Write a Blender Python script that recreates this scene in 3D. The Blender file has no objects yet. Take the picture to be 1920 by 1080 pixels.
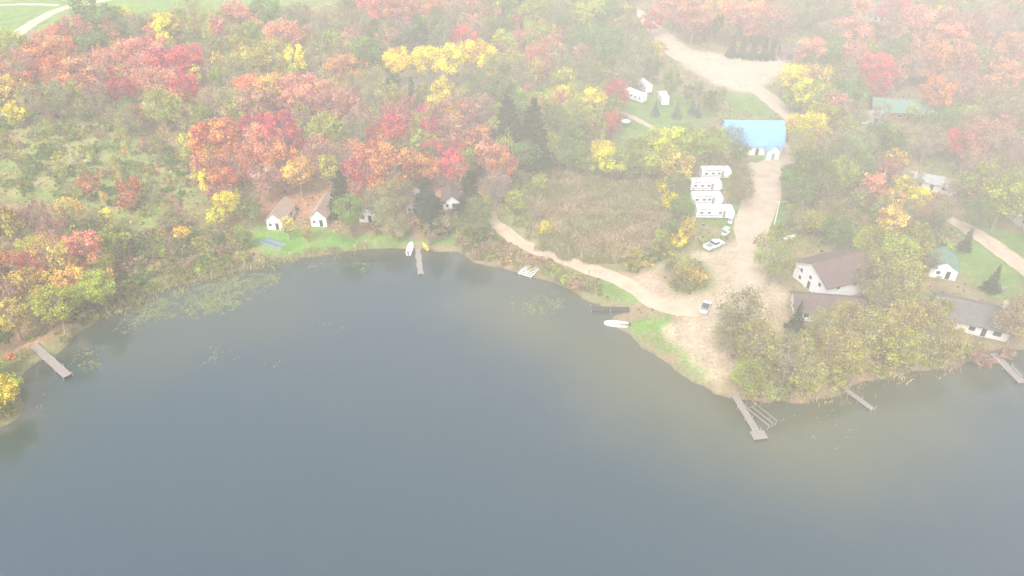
import bpy, math, random, bmesh
import numpy as np
from mathutils import Vector
random.seed(7); rng=np.random.default_rng(11)
sc=bpy.context.scene
COL=sc.collection
# ------------------------------------------------------------ survey helpers
CH=95.0; PITCH=math.radians(35); F=1400.0
cp,sp=math.cos(PITCH),math.sin(PITCH)
LZ=0.5   # land level
def G(px,py,z=0.0):
    a=(px-960)/F; b=(540-py)/F
    dy=cp+b*sp; dz=-sp+b*cp
    t=(CH-z)/(-dz)
    return (a*t, dy*t)
def T(px,py,z=0.0):
    b=(540-py)/F; dz=-sp+b*cp
    return (CH-z)/(-dz)
def PX(x,y,z):
    d=y*cp+(CH-z)*sp; u=y*sp-(CH-z)*cp
    return 960+F*x/d, 540-F*u/d
# ------------------------------------------------------------ materials
def lnk(nt,a,b): nt.links.new(a,b)
def base_mat(name):
    m=bpy.data.materials.new(name); m.use_nodes=True
    nt=m.node_tree; p=nt.nodes['Principled BSDF']
    p.inputs['Specular IOR Level'].default_value=0.25
    return m,nt,p
def mat(name,c,rough=0.7,scale=1.5,var=0.25,bump=0.0,metal=0.0,spec=None,wave=None):
    m,nt,p=base_mat(name)
    tc=nt.nodes.new('ShaderNodeTexCoord'); n=nt.nodes.new('ShaderNodeTexNoise')
    n.inputs['Scale'].default_value=scale; n.inputs['Detail'].default_value=6
    lnk(nt,tc.outputs['Object'],n.inputs['Vector'])
    r=nt.nodes.new('ShaderNodeValToRGB')
    lo=[max(0,v*(1-var)) for v in c]; hi=[min(1,v*(1+var)) for v in c]
    r.color_ramp.elements[0].position=0.3; r.color_ramp.elements[1].position=0.7
    r.color_ramp.elements[0].color=(*lo,1); r.color_ramp.elements[1].color=(*hi,1)
    lnk(nt,n.outputs['Fac'],r.inputs['Fac'])
    out=r.outputs['Color']
    if wave:
        w=nt.nodes.new('ShaderNodeTexWave'); w.wave_type='BANDS'; w.bands_direction=wave[0]
        w.inputs['Scale'].default_value=wave[1]; w.inputs['Distortion'].default_value=0.3
        lnk(nt,tc.outputs['Object'],w.inputs['Vector'])
        mp=nt.nodes.new('ShaderNodeMapRange'); mp.inputs['To Min'].default_value=1-wave[2]; mp.inputs['To Max'].default_value=1
        lnk(nt,w.outputs['Fac'],mp.inputs['Value'])
        mx=nt.nodes.new('ShaderNodeMix'); mx.data_type='RGBA'; mx.blend_type='MULTIPLY'; mx.inputs['Factor'].default_value=1
        lnk(nt,out,mx.inputs['A']); lnk(nt,mp.outputs['Result'],mx.inputs['B']); out=mx.outputs['Result']
    lnk(nt,out,p.inputs['Base Color'])
    p.inputs['Roughness'].default_value=rough; p.inputs['Metallic'].default_value=metal
    if spec is not None: p.inputs['Specular IOR Level'].default_value=spec
    if bump:
        b=nt.nodes.new('ShaderNodeBump'); b.inputs['Strength'].default_value=bump; b.inputs['Distance'].default_value=0.1
        lnk(nt,n.outputs['Fac'],b.inputs['Height']); lnk(nt,b.outputs['Normal'],p.inputs['Normal'])
    return m
def leaf_mat(name,mode):
    m,nt,p=base_mat(name)
    if mode=='obj':
        s=nt.nodes.new('ShaderNodeObjectInfo'); col=s.outputs['Color']
    else:
        s=nt.nodes.new('ShaderNodeAttribute'); s.attribute_name='tint'; col=s.outputs['Color']
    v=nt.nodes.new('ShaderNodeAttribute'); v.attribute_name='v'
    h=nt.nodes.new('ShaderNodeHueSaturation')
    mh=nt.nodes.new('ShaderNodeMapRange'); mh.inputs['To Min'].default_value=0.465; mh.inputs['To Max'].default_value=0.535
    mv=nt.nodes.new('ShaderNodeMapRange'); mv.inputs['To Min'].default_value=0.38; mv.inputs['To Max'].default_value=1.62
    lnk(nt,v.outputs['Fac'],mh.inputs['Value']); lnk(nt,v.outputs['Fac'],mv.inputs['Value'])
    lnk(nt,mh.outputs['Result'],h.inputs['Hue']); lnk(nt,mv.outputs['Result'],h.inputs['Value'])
    lnk(nt,col,h.inputs['Color'])
    d=nt.nodes.new('ShaderNodeBsdfDiffuse'); t=nt.nodes.new('ShaderNodeBsdfTranslucent')
    lnk(nt,h.outputs['Color'],d.inputs['Color']); lnk(nt,h.outputs['Color'],t.inputs['Color'])
    mx=nt.nodes.new('ShaderNodeMixShader'); mx.inputs[0].default_value=0.35
    lnk(nt,d.outputs[0],mx.inputs[1]); lnk(nt,t.outputs[0],mx.inputs[2])
    lnk(nt,mx.outputs[0],nt.nodes['Material Output'].inputs['Surface'])
    return m
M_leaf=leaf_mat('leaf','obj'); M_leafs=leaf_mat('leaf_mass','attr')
M_bark=mat('bark',(0.25,0.21,0.18),0.9,4,0.35)
M_white=mat('white_siding',(0.70,0.69,0.66),0.6,2,0.06,wave=('Z',6,0.12))
M_wpaint=mat('white_paint',(0.74,0.74,0.73),0.35,1,0.05,spec=0.5)
M_cream=mat('cream_siding',(0.60,0.55,0.47),0.7,2,0.08,wave=('Z',6,0.12))
M_glass=mat('dark_glass',(0.03,0.035,0.04),0.1,1,0.1,spec=0.6)
M_tanroof=mat('tan_shingle',(0.31,0.22,0.165),0.9,2.5,0.3,wave=('X',5,0.15))
M_brnroof=mat('brown_shingle',(0.125,0.085,0.075),0.9,2,0.3,wave=('X',5,0.15))
M_dkroof=mat('dark_shingle',(0.13,0.115,0.105),0.9,2,0.3,wave=('X',5,0.15))
M_blue=mat('blue_metal_roof',(0.17,0.39,0.72),0.6,0.5,0.1,spec=0.15,wave=('X',4,0.12))
M_grnroof=mat('green_metal_roof',(0.11,0.21,0.15),0.6,0.5,0.15,wave=('X',4,0.12))
M_grey=mat('grey_roof',(0.31,0.29,0.26),0.8,1,0.2)
M_red=mat('brick_red_wall',(0.27,0.10,0.075),0.8,3,0.2)
M_wood=mat('weathered_wood',(0.3,0.26,0.23),0.85,5,0.3,wave=('X',9,0.45))
M_dkwood=mat('dark_wet_wood',(0.05,0.046,0.042),0.8,5,0.3,wave=('X',9,0.4))
M_tyre=mat('tyre_rubber',(0.03,0.03,0.03),0.8,5,0.2)
M_metal=mat('galvanised_metal',(0.5,0.5,0.5),0.4,3,0.15,metal=0.6)
M_silver=mat('silver_paint',(0.55,0.57,0.6),0.3,1,0.05,spec=0.6)
M_black=mat('black_paint',(0.03,0.03,0.035),0.3,1,0.1,spec=0.6)
M_redp=mat('red_paint',(0.5,0.05,0.06),0.4,2,0.1)
M_yel=mat('yellow_plastic',(0.75,0.55,0.08),0.4,2,0.1)
M_bluep=mat('blue_grey_paint',(0.13,0.18,0.21),0.5,2,0.15)
M_stripe=mat('grey_brown_stripe',(0.22,0.19,0.17),0.5,2,0.1)
M_pinkbark=mat('pinkish_bare_bark',(0.5,0.36,0.32),0.85,3,0.25)
# ------------------------------------------------------------ mesh helpers
def quads_mesh(name,P,mats,v=None,tint=None):
    P=np.asarray(P,dtype=np.float32); n=len(P)
    me=bpy.data.meshes.new(name)
    me.vertices.add(4*n); me.vertices.foreach_set('co',P.reshape(-1))
    me.loops.add(4*n); me.loops.foreach_set('vertex_index',np.arange(4*n,dtype=np.int32))
    me.polygons.add(n); me.polygons.foreach_set('loop_start',np.arange(n,dtype=np.int32)*4)
    me.update(calc_edges=True)
    if v is not None:
        a=me.attributes.new('v','FLOAT','FACE'); a.data.foreach_set('value',np.asarray(v,dtype=np.float32))
    if tint is not None:
        a=me.attributes.new('tint','FLOAT_COLOR','FACE')
        a.data.foreach_set('color',np.c_[tint,np.ones(n)].astype(np.float32).reshape(-1))
    for m in mats: me.materials.append(m)
    return me
def grid_mesh(name,X,Y,Z,mat_,col=None):
    ny,nx=X.shape
    idx=np.arange(nx*ny).reshape(ny,nx)
    q=np.stack([idx[:-1,:-1],idx[:-1,1:],idx[1:,1:],idx[1:,:-1]],-1).reshape(-1,4)
    me=bpy.data.meshes.new(name)
    me.vertices.add(nx*ny); me.vertices.foreach_set('co',np.stack([X,Y,Z],-1).astype(np.float32).reshape(-1))
    me.loops.add(len(q)*4); me.loops.foreach_set('vertex_index',q.reshape(-1).astype(np.int32))
    me.polygons.add(len(q)); me.polygons.foreach_set('loop_start',np.arange(len(q),dtype=np.int32)*4)
    me.update(calc_edges=True)
    me.polygons.foreach_set('use_smooth',np.ones(len(q),dtype=bool))
    if col is not None:
        a=me.attributes.new('tint','FLOAT_COLOR','POINT')
        a.data.foreach_set('color',np.c_[col.reshape(-1,3),np.ones(nx*ny)].astype(np.float32).reshape(-1))
    me.materials.append(mat_)
    return me
def addobj(name,me,parent=None,loc=(0,0,0),rot=(0,0,0)):
    o=bpy.data.objects.new(name,me); COL.objects.link(o)
    if parent is not None: o.parent=parent
    o.location=loc; o.rotation_euler=rot
    return o
def top(name,label,cat,loc,rz=0,group=None,kind=None):
    o=addobj(name,None,None,loc,(0,0,rz)); o['label']=label; o['category']=cat
    o.empty_display_size=0.5
    if group: o['group']=group
    if kind: o['kind']=kind
    return o
class MB:
    def __init__(s): s.v=[]; s.f=[]
    def box(s,x0,x1,y0,y1,z0,z1):
        b=len(s.v)
        s.v+=[(x0,y0,z0),(x1,y0,z0),(x1,y1,z0),(x0,y1,z0),(x0,y0,z1),(x1,y0,z1),(x1,y1,z1),(x0,y1,z1)]
        s.f+=[tuple(b+i for i in q) for q in ((0,3,2,1),(4,5,6,7),(0,1,5,4),(1,2,6,5),(2,3,7,6),(3,0,4,7))]
        return s
    def ext(s,prof,c0,c1,axis='x'):
        n=len(prof); b=len(s.v)
        for c in (c0,c1):
            for a,z in prof:
                s.v.append((c,a,z) if axis=='x' else (a,c,z))
        s.f.append(tuple(b+i for i in range(n))[::-1]); s.f.append(tuple(b+n+i for i in range(n)))
        for i in range(n):
            j=(i+1)%n; s.f.append((b+i,b+j,b+n+j,b+n+i))
        return s
    def cyl(s,p0,p1,r0,r1=None,n=10):
        if r1 is None: r1=r0
        p0=Vector(p0); p1=Vector(p1); d=(p1-p0).normalized()
        u=d.orthogonal().normalized(); w=d.cross(u); b=len(s.v)
        for p,r in ((p0,r0),(p1,r1)):
            for i in range(n):
                a=2*math.pi*i/n; s.v.append(tuple(p+u*(r*math.cos(a))+w*(r*math.sin(a))))
        for i in range(n):
            j=(i+1)%n; s.f.append((b+i,b+j,b+n+j,b+n+i))
        s.f.append(tuple(b+i for i in range(n))[::-1]); s.f.append(tuple(b+n+i for i in range(n)))
        return s
    def loft(s,secs,cap=True):
        n=len(secs[0]); b=len(s.v)
        for q in secs: s.v+=[tuple(p) for p in q]
        for k in range(len(secs)-1):
            for i in range(n):
                j=(i+1)%n; s.f.append((b+k*n+i,b+k*n+j,b+(k+1)*n+j,b+(k+1)*n+i))
        if cap:
            s.f.append(tuple(b+i for i in range(n))[::-1]); s.f.append(tuple(b+(len(secs)-1)*n+i for i in range(n)))
        return s
    def obj(s,name,m,parent=None,bevel=0,loc=(0,0,0),rot=(0,0,0)):
        me=bpy.data.meshes.new(name); me.from_pydata(s.v,[],s.f); me.materials.append(m); me.update()
        bm=bmesh.new(); bm.from_mesh(me); bmesh.ops.recalc_face_normals(bm,faces=bm.faces)
        if bevel: bmesh.ops.bevel(bm,geom=list(bm.edges),offset=bevel,segments=2,affect='EDGES',clamp_overlap=True)
        bm.to_mesh(me); bm.free()
        return addobj(name,me,parent,loc,rot)
# ------------------------------------------------------------ shoreline, signed distance
shore_px=[(-420,980),(-250,900),(-120,850),(-40,818),(8,800),(36,778),(42,742),(34,714),(65,682),(115,655),(160,622),(215,582),(280,548),(350,527),(420,512),(480,500),
(540,486),(600,478),(650,473),(720,469),(800,468),(850,476),(885,493),(930,502),(975,513),(1010,527),(1050,537),(1080,552),(1110,566),(1160,581),
(1200,584),(1165,590),(1148,600),(1160,622),(1200,650),(1250,682),(1300,716),(1340,741),(1380,753),(1440,757),(1500,751),(1560,738),(1610,722),
(1680,706),(1750,695),(1820,680),(1870,664),(1920,655),(2050,640),(2250,640)]
shore=[G(*p) for p in shore_px]
lake=[(-3500,-300)]+shore+[(3500,60),(3500,-3000),(-3500,-3000)]
def sdf(X,Y,poly):
    P=np.array(poly); inside=np.zeros(X.shape,bool); D=np.full(X.shape,1e18)
    n=len(P)
    for i in range(n):
        x0,y0=P[i]; x1,y1=P[(i+1)%n]
        ex,ey=x1-x0,y1-y0; L=ex*ex+ey*ey+1e-9
        t=np.clip(((X-x0)*ex+(Y-y0)*ey)/L,0,1)
        D=np.minimum(D,(X-x0-t*ex)**2+(Y-y0-t*ey)**2)
        c=((y0>Y)!=(y1>Y)); xi=x0+(Y-y0)*ex/(ey if abs(ey)>1e-9 else 1e-9)
        inside^=(c&(X<xi))
    D=np.sqrt(D)
    return np.where(inside,-D,D)   # negative inside
def vnoise(X,Y,s,seed):
    r=np.random.default_rng(seed); N=256; g=r.random((N,N))
    x=X/s+1000; y=Y/s+1000; xi=np.floor(x).astype(int); yi=np.floor(y).astype(int)
    fx=x-xi; fy=y-yi; fx=fx*fx*(3-2*fx); fy=fy*fy*(3-2*fy)
    a=g[yi%N,xi%N]; b=g[yi%N,(xi+1)%N]; c=g[(yi+1)%N,xi%N]; d=g[(yi+1)%N,(xi+1)%N]
    return (a*(1-fx)+b*fx)*(1-fy)+(c*(1-fx)+d*fx)*fy
def ss(a,b,x):
    t=np.clip((x-a)/(b-a),0,1); return t*t*(3-2*t)
def shd(X,Y):
    d=sdf(X,Y,lake)
    return d+(vnoise(X,Y,6,1)-.5)*2.2+(vnoise(X,Y,2.2,2)-.5)*1.0
def gz_from(d): return np.where(d>0,np.minimum(d*0.12,LZ),np.maximum(d*0.2,-2.5))
def gz(x,y):
    return float(gz_from(shd(np.array([[x]],float),np.array([[y]],float)))[0,0])
def dense(a,b,st,far):
    c=list(np.arange(a,b+.01,st)); s=st
    lo=[];x=a
    while x>-far: s*=1.35; x-=s; lo.append(x)
    s=st;hi=[];x=b
    while x<far: s*=1.35; x+=s; hi.append(x)
    return np.array(lo[::-1]+c+hi)
xs=dense(-290,290,1.3,3200); ys=dense(55,440,1.3,3200)
X,Y=np.meshgrid(xs,ys); D=shd(X,Y); Z=gz_from(D)
farlake=[(212,398),(250,390),(330,385),(420,420),(420,520),(230,520)]
DF=sdf(X,Y,farlake); Z=np.where(DF<6,np.minimum(Z,np.clip(DF*0.12,-1.5,LZ)),Z)
nz1=vnoise(X,Y,14,3); nz2=vnoise(X,Y,4,4); nz3=vnoise(X,Y,1.7,5)
C=np.zeros(X.shape+(3,))
def lay(col,m):
    C[:]=C*(1-m[...,None])+np.array(col)*m[...,None]
lay((0.20,0.155,0.075),np.ones(X.shape)); lay((0.15,0.17,0.05),ss(.45,.7,nz1)); lay((0.31,0.18,0.11),ss(.6,.8,nz2)*.7)
def pm(px,soft=2.0,grow=0,rag=2.0):
    d=sdf(X,Y,[G(a,b) for a,b in px])+(nz2-.5)*rag*1.5+(nz3-.5)*rag
    return 1-ss(-soft,soft,d-grow)
scrub=[(-200,215),(120,205),(250,235),(350,300),(370,360),(360,440),(250,450),(180,400),(80,370),(-200,380)]
lay((0.17,0.21,0.055),pm(scrub,6)*.9); lay((0.28,0.23,0.10),pm(scrub,6)*ss(.45,.7,nz2)*.6)
lay((0.36,0.17,0.10),pm([(430,345),(560,330),(900,345),(900,420),(700,430),(560,415),(450,410)],5)*.85)
marsh=[(985,420),(1000,370),(1050,335),(1130,318),(1210,328),(1255,370),(1262,430),(1225,480),(1150,500),(1070,490),(1010,462)]
lay((0.18,0.21,0.05),pm([(930,395),(990,330),(1080,300),(1200,300),(1290,360),(1290,450),(1230,505),(1150,515),(1040,480),(960,440)],4))
lay((0.30,0.21,0.11),pm(marsh,5,0,5)); lay((0.19,0.21,0.06),pm(marsh,5)*ss(.45,.7,nz1)*.7)
lawns=[[(480,425),(520,430),(600,430),(680,440),(770,445),(860,450),(850,466),(720,463),(640,470),(560,480),(500,478),(465,455)],
[(1150,235),(1180,185),(1310,180),(1330,215),(1300,255),(1250,262),(1190,275),(1150,290)],
[(1390,262),(1480,262),(1470,305),(1400,310)],
[(1120,540),(1150,528),(1200,552),(1228,575),(1200,580),(1160,574)],
[(1150,600),(1180,596),(1275,594),(1245,625),(1205,645),(1170,630)],
[(1240,655),(1280,650),(1330,700),(1350,735),(1300,712)],
[(1775,455),(1850,450),(1925,500),(1935,590),(1860,560),(1780,510)],
[(1830,425),(1925,440),(1935,490),(1880,465)],
[(1360,170),(1400,178),(1460,215),(1440,222),(1370,205)],
[(-100,-30),(420,-60),(640,10),(400,25),(200,35),(90,60),(-100,65)],
[(1430,380),(1480,390),(1500,430),(1450,440),(1425,410)],
[(1340,310),(1420,330),(1410,380),(1370,440),(1330,440),(1380,370)],[(1600,480),(1680,560),(1740,560),(1700,500)]]
for i,l in enumerate(lawns):
    lay((0.095,0.235,0.025) if i in(0,3,4,5) else (0.10,0.21,0.03),pm(l,1.5,0,3)*(0.95 if i<6 else .85)*(0.6+.4*ss(.25,.6,nz2)))
gravels=[[(1290,480),(1350,470),(1400,440),(1440,450),(1440,520),(1480,560),(1440,640),(1380,700),(1345,735),(1310,700),(1270,650),(1240,620),(1275,598),(1225,575),(1245,545),(1300,560),(1340,540),(1330,500)],
 [(1148,518),(1200,514),(1236,500),(1244,545),(1240,575),(1215,565),(1180,540)],
 [(1255,62),(1300,96),(1390,110),(1465,113),(1467,130),(1445,158),(1402,178),(1345,164),(1290,132),(1262,100)]]
for i,g in enumerate(gravels): lay((0.44,0.33,0.225),pm(g,2,0,2)*(.97 if i else .85))
lay((0.30,0.22,0.12),pm([(1350,640),(1400,580),(1500,600),(1640,620),(1800,640),(1780,690),(1600,715),(1450,745),(1380,740)],4)*.75)
lay((0.34,0.2,0.12),pm([(-60,600),(80,590),(150,610),(60,660),(-60,690)],3)*.85)
C*= (0.72+.56*nz3)[...,None]
beach=ss(4.0,1.0,D)*ss(-1,.2,D)
lay((0.24,0.17,0.11),beach*.6*(.5+.5*ss(.3,.6,nz1))*np.where(X<-25,.45,1.0))
lay((0.10,0.085,0.05),ss(0.5,-0.5,D))
def attr_surface(name,rough,noise_s,lo,hi,bump,bd):
    m,nt,p=base_mat(name)
    a=nt.nodes.new('ShaderNodeAttribute'); a.attribute_name='tint'
    tc=nt.nodes.new('ShaderNodeTexCoord'); n=nt.nodes.new('ShaderNodeTexNoise'); n.inputs['Scale'].default_value=noise_s; n.inputs['Detail'].default_value=8; n.inputs['Roughness'].default_value=.7
    lnk(nt,tc.outputs['Object'],n.inputs['Vector'])
    mp=nt.nodes.new('ShaderNodeMapRange'); mp.inputs['From Min'].default_value=.3; mp.inputs['From Max'].default_value=.7; mp.inputs['To Min'].default_value=lo; mp.inputs['To Max'].default_value=hi
    lnk(nt,n.outputs['Fac'],mp.inputs['Value'])
    mx=nt.nodes.new('ShaderNodeMix'); mx.data_type='RGBA'; mx.blend_type='MULTIPLY'; mx.inputs['Factor'].default_value=1
    lnk(nt,a.outputs['Color'],mx.inputs['A']); lnk(nt,mp.outputs['Result'],mx.inputs['B']); lnk(nt,mx.outputs['Result'],p.inputs['Base Color'])
    p.inputs['Roughness'].default_value=rough; p.inputs['Specular IOR Level'].default_value=.1
    b=nt.nodes.new('ShaderNodeBump'); b.inputs['Strength'].default_value=bump; b.inputs['Distance'].default_value=bd
    lnk(nt,n.outputs['Fac'],b.inputs['Height']); lnk(nt,b.outputs['Normal'],p.inputs['Normal'])
    return m
M_ground=attr_surface('ground_cover',0.95,1.6,0.55,1.45,.6,.3)
g=addobj('ground',grid_mesh('ground',X,Y,Z,M_ground,C)); g['kind']='structure'; g['label']='wooded lakeside ground with lawns and leaf litter'; g['category']='ground'
# ---- water
xw=dense(-240,240,2.0,3200); yw=dense(20,340,2.0,3200)
XW,YW=np.meshgrid(xw,yw); DW=shd(XW,YW); w1=vnoise(XW,YW,18,8); w2=vnoise(XW,YW,5,9); w3=vnoise(XW,YW,45,10)
CW=np.zeros(XW.shape+(3,)); CW[:]=(0.009,0.036,0.052)
def layw(col,m): CW[:]=CW*(1-m[...,None])+np.array(col)*m[...,None]
def pmw(px,soft):
    d=sdf(XW,YW,[G(a,b) for a,b in px])+(w1-.5)*14+(w2-.5)*5
    return 1-ss(-soft,soft,d)
layw((0.018,0.048,0.060),ss(.4,.7,w3)*.5)
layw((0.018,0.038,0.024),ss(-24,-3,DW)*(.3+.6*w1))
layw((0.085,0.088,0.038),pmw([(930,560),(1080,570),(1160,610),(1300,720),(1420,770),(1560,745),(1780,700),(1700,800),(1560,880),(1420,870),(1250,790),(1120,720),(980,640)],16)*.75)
layw((0.075,0.068,0.034),ss(-6,-.5,DW)*(.35+.4*w2))
layw((0.045,0.056,0.03),pmw([(180,650),(330,560),(560,520),(640,600),(420,690),(300,700)],10)*.5)
def water_mat():
    m,nt,p=base_mat('lake_water')
    a=nt.nodes.new('ShaderNodeAttribute'); a.attribute_name='tint'; lnk(nt,a.outputs['Color'],p.inputs['Base Color'])
    p.inputs['Roughness'].default_value=.02; p.inputs['IOR'].default_value=1.33; p.inputs['Specular IOR Level'].default_value=1.0
    tc=nt.nodes.new('ShaderNodeTexCoord'); mp=nt.nodes.new('ShaderNodeMapping'); mp.inputs['Scale'].default_value=(1.2,2.4,1); mp.inputs['Rotation'].default_value=(0,0,.3)
    n=nt.nodes.new('ShaderNodeTexNoise'); n.inputs['Scale'].default_value=.9; n.inputs['Detail'].default_value=4
    lnk(nt,tc.outputs['Object'],mp.inputs['Vector']); lnk(nt,mp.outputs['Vector'],n.inputs['Vector'])
    b=nt.nodes.new('ShaderNodeBump'); b.inputs['Strength'].default_value=.08; b.inputs['Distance'].default_value=.05
    lnk(nt,n.outputs['Fac'],b.inputs['Height']); lnk(nt,b.outputs['Normal'],p.inputs['Normal'])
    return m
w=addobj('lake_water',grid_mesh('lake_water',XW,YW,np.zeros_like(XW),water_mat(),CW)); w['kind']='structure'; w['label']='calm grey-blue lake water with shallow brownish edges'; w['category']='water'
# ------------------------------------------------------------ roads
M_grav=mat('gravel',(0.44,0.33,0.225),.95,.35,.18,bump=.4)
M_grav2=mat('gravel_pale',(0.45,0.34,0.235),.95,.5,.16,bump=.4)
def road(name,pts,width,label,m=M_grav,z=0.03,wm=1.15):
    P=[G(a,b) for a,b in pts]; Q=[]
    n=len(P)
    for i in range(n-1):
        p0=P[max(i-1,0)];p1=P[i];p2=P[i+1];p3=P[min(i+2,n-1)]
        L=math.hypot(p2[0]-p1[0],p2[1]-p1[1]); k=max(2,int(L/1.2))
        for j in range(k):
            t=j/k
            Q.append([0.5*((2*p1[c])+(-p0[c]+p2[c])*t+(2*p0[c]-5*p1[c]+4*p2[c]-p3[c])*t*t+(-p0[c]+3*p1[c]-3*p2[c]+p3[c])*t**3) for c in (0,1)])
    Q.append(P[-1]); Q=np.array(Q); d=np.gradient(Q,axis=0); d/=np.linalg.norm(d,axis=1)[:,None]+1e-9
    N=np.c_[-d[:,1],d[:,0]]; k=7; wds=np.array(width,float)*wm
    wv=np.interp(np.linspace(0,1,len(Q)),np.linspace(0,1,len(wds)),wds)
    r=np.random.default_rng(len(Q)); e1=np.convolve(r.random(len(Q)+4)-.5,np.ones(5)/5,'valid')*2; e2=np.convolve(r.random(len(Q)+4)-.5,np.ones(5)/5,'valid')*2
    s=np.linspace(-1,1,k)
    off=np.where(s[None,:]<0,s[None,:]*(wv/2+e1)[:,None],s[None,:]*(wv/2+e2)[:,None])
    XX=Q[:,0:1]+N[:,0:1]*off; YY=Q[:,1:2]+N[:,1:2]*off
    ZZ=gz_from(shd(XX,YY))+z
    o=addobj(name,grid_mesh(name,XX,YY,ZZ,m)); o['kind']='structure'; o['label']=label; o['category']='road'
    return [tuple(q) for q in Q],wv
roads=[]
roads.append(road('gravel_road',[(1190,20),(1245,72),(1275,105),(1330,128),(1385,150),(1420,172),(1465,208),(1490,228),(1500,262),(1470,300),(1435,325),(1437,352),(1420,390),(1408,430),(1410,480),(1405,530),(1375,570),(1320,582),(1260,580),(1215,562),(1150,524),(1080,500),(1010,474),(960,448),(928,420),(918,400)],[4,6,8,9,8,7,6,5.5,6,7,8,7,5,4,3.5,3.3,3],'pale gravel lane winding past the barn to the shore'))
roads.append(road('gravel_junction',[(1475,122),(1430,126),(1390,132),(1355,136)],[4,7,8,8],'gravel side road meeting the main lane',M_grav2,.036))
roads.append(road('gravel_track',[(1400,313),(1420,318),(1440,322)],[4,5,6],'short gravel spur at the barn yard',M_grav2,.039))
roads.append(road('campsite_path',[(1165,212),(1205,232),(1245,252),(1262,266)],[2,2,1.6],'narrow gravel path across the camp lawn',M_grav2))
roads.append(road('driveway',[(1775,412),(1812,432),(1850,455),(1885,482),(1925,512),(1990,560)],[3,4,4.5,5,5],'gravel driveway between lawns',M_grav2))
roads.append(road('field_road',[(20,75),(55,50),(90,30),(130,15),(200,2),(300,-20),(420,-40)],[5,5,4.5,4.5,4.5],'pale gravel road beside the field',M_grav2))
roads.append(road('field_lane',[(-60,14),(0,12),(60,10),(110,12)],[3,3,3],'gravel lane joining the field road',M_grav2,.036))
RQ=np.array([q for Q_,wv in roads for q in Q_[::2]]); RW=np.array([w_ for Q_,wv in roads for w_ in wv[::2]])
# ------------------------------------------------------------ tree prototypes (r=1)
def tubes(pts,rad,n=5):
    out=[]
    for i in range(len(pts)-1):
        p0=np.array(pts[i],float);p1=np.array(pts[i+1],float); d=p1-p0; d/=np.linalg.norm(d)+1e-9
        u=np.cross(d,[0.3,0.9,0.1]); u/=np.linalg.norm(u)+1e-9; w_=np.cross(d,u)
        for k in range(n):
            a=2*math.pi*k/n; b=2*math.pi*(k+1)/n
            ca=u*math.cos(a)+w_*math.sin(a); cb=u*math.cos(b)+w_*math.sin(b)
            out.append([p0+ca*rad[i],p0+cb*rad[i],p1+cb*rad[i+1],p1+ca*rad[i+1]])
    return out
def leafq(c,out,size,r,flat=.5):
    n=len(c); nr=r.normal(size=(n,3)); nr/=np.linalg.norm(nr,axis=1)[:,None]
    nr=nr+out*.7+np.array([0,0,flat]); nr/=np.linalg.norm(nr,axis=1)[:,None]+1e-9
    u=np.cross(nr,r.normal(size=(n,3))); u/=np.linalg.norm(u,axis=1)[:,None]+1e-9; w_=np.cross(nr,u)
    s=(size*(.6+.8*r.random(n)))[:,None]; k=(.55+.5*r.random(n))[:,None]; b=nr*s*.25
    return np.stack([c-u*s*.5,c-w_*s*k*.5+b,c+u*s*.5,c+w_*s*k*.5+b],1)
def broad(seed,nb=24,nl=3200,size=.095,H=2.4,low=.85,spread=1.0,sub=2):
    r=np.random.default_rng(seed); tr=[]
    lean=r.normal(size=2)*.08
    tp=[(0,0,0),(lean[0]*.4,lean[1]*.4,H*.22),(lean[0],lean[1],H*.45),(lean[0]*1.5,lean[1]*1.5,H*.72)]
    tr+=tubes(tp,[.055,.042,.032,.012])
    cz=(H+low)/2; az=(H-low)/2
    P=[];O=[];V=[]; ex=1+r.normal()*.08; ey=1+r.normal()*.08
    for i in range(nb):
        ph=i*2.399+r.random()*.9; zz=1-2*(i+.5)/nb; zz=zz*.9+r.normal()*.1
        rr=math.sqrt(max(0,1-zz*zz)); k=.6+.36*r.random()
        br=(.17+.17*r.random())
        c=np.array([math.cos(ph)*rr*k*spread*.95*ex,math.sin(ph)*rr*k*spread*.95*ey,cz+zz*az*.8])
        st=np.array(tp[1])*(1-.5)+np.array(tp[2])*.5 if zz<0 else np.array(tp[2])
        mid=(st+c)/2+r.normal(size=3)*.06
        tr+=tubes([st,mid,c],[.02,.012,.004],4)
        for s_ in range(sub):
            e=c+r.normal(size=3)*br*.8; tr+=tubes([mid*.4+c*.6,e],[.008,.002],3)
        n=int(nl/nb*(br/.26)**2)
        d=r.normal(size=(n,3)); d/=np.linalg.norm(d,axis=1)[:,None]; d[:,2]=d[:,2]*.75+.12
        rad=br*(.35+.85*r.random(n)**.8)
        P.append(c+d*rad[:,None]); O.append(d); V.append(np.clip(.5+r.normal()*.2+r.normal(size=n)*.2+d[:,2]*.05,0,1))
    n=nl//8; d=r.normal(size=(n,3)); d/=np.linalg.norm(d,axis=1)[:,None]
    P.append(np.array([0,0,cz])+d*np.array([.95,.95,az])*(.5+.6*r.random(n))[:,None]); O.append(d); V.append(r.random(n))
    P=np.concatenate(P);O=np.concatenate(O);V=np.concatenate(V)
    return np.array(tr),leafq(P,O,size,r),V
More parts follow.
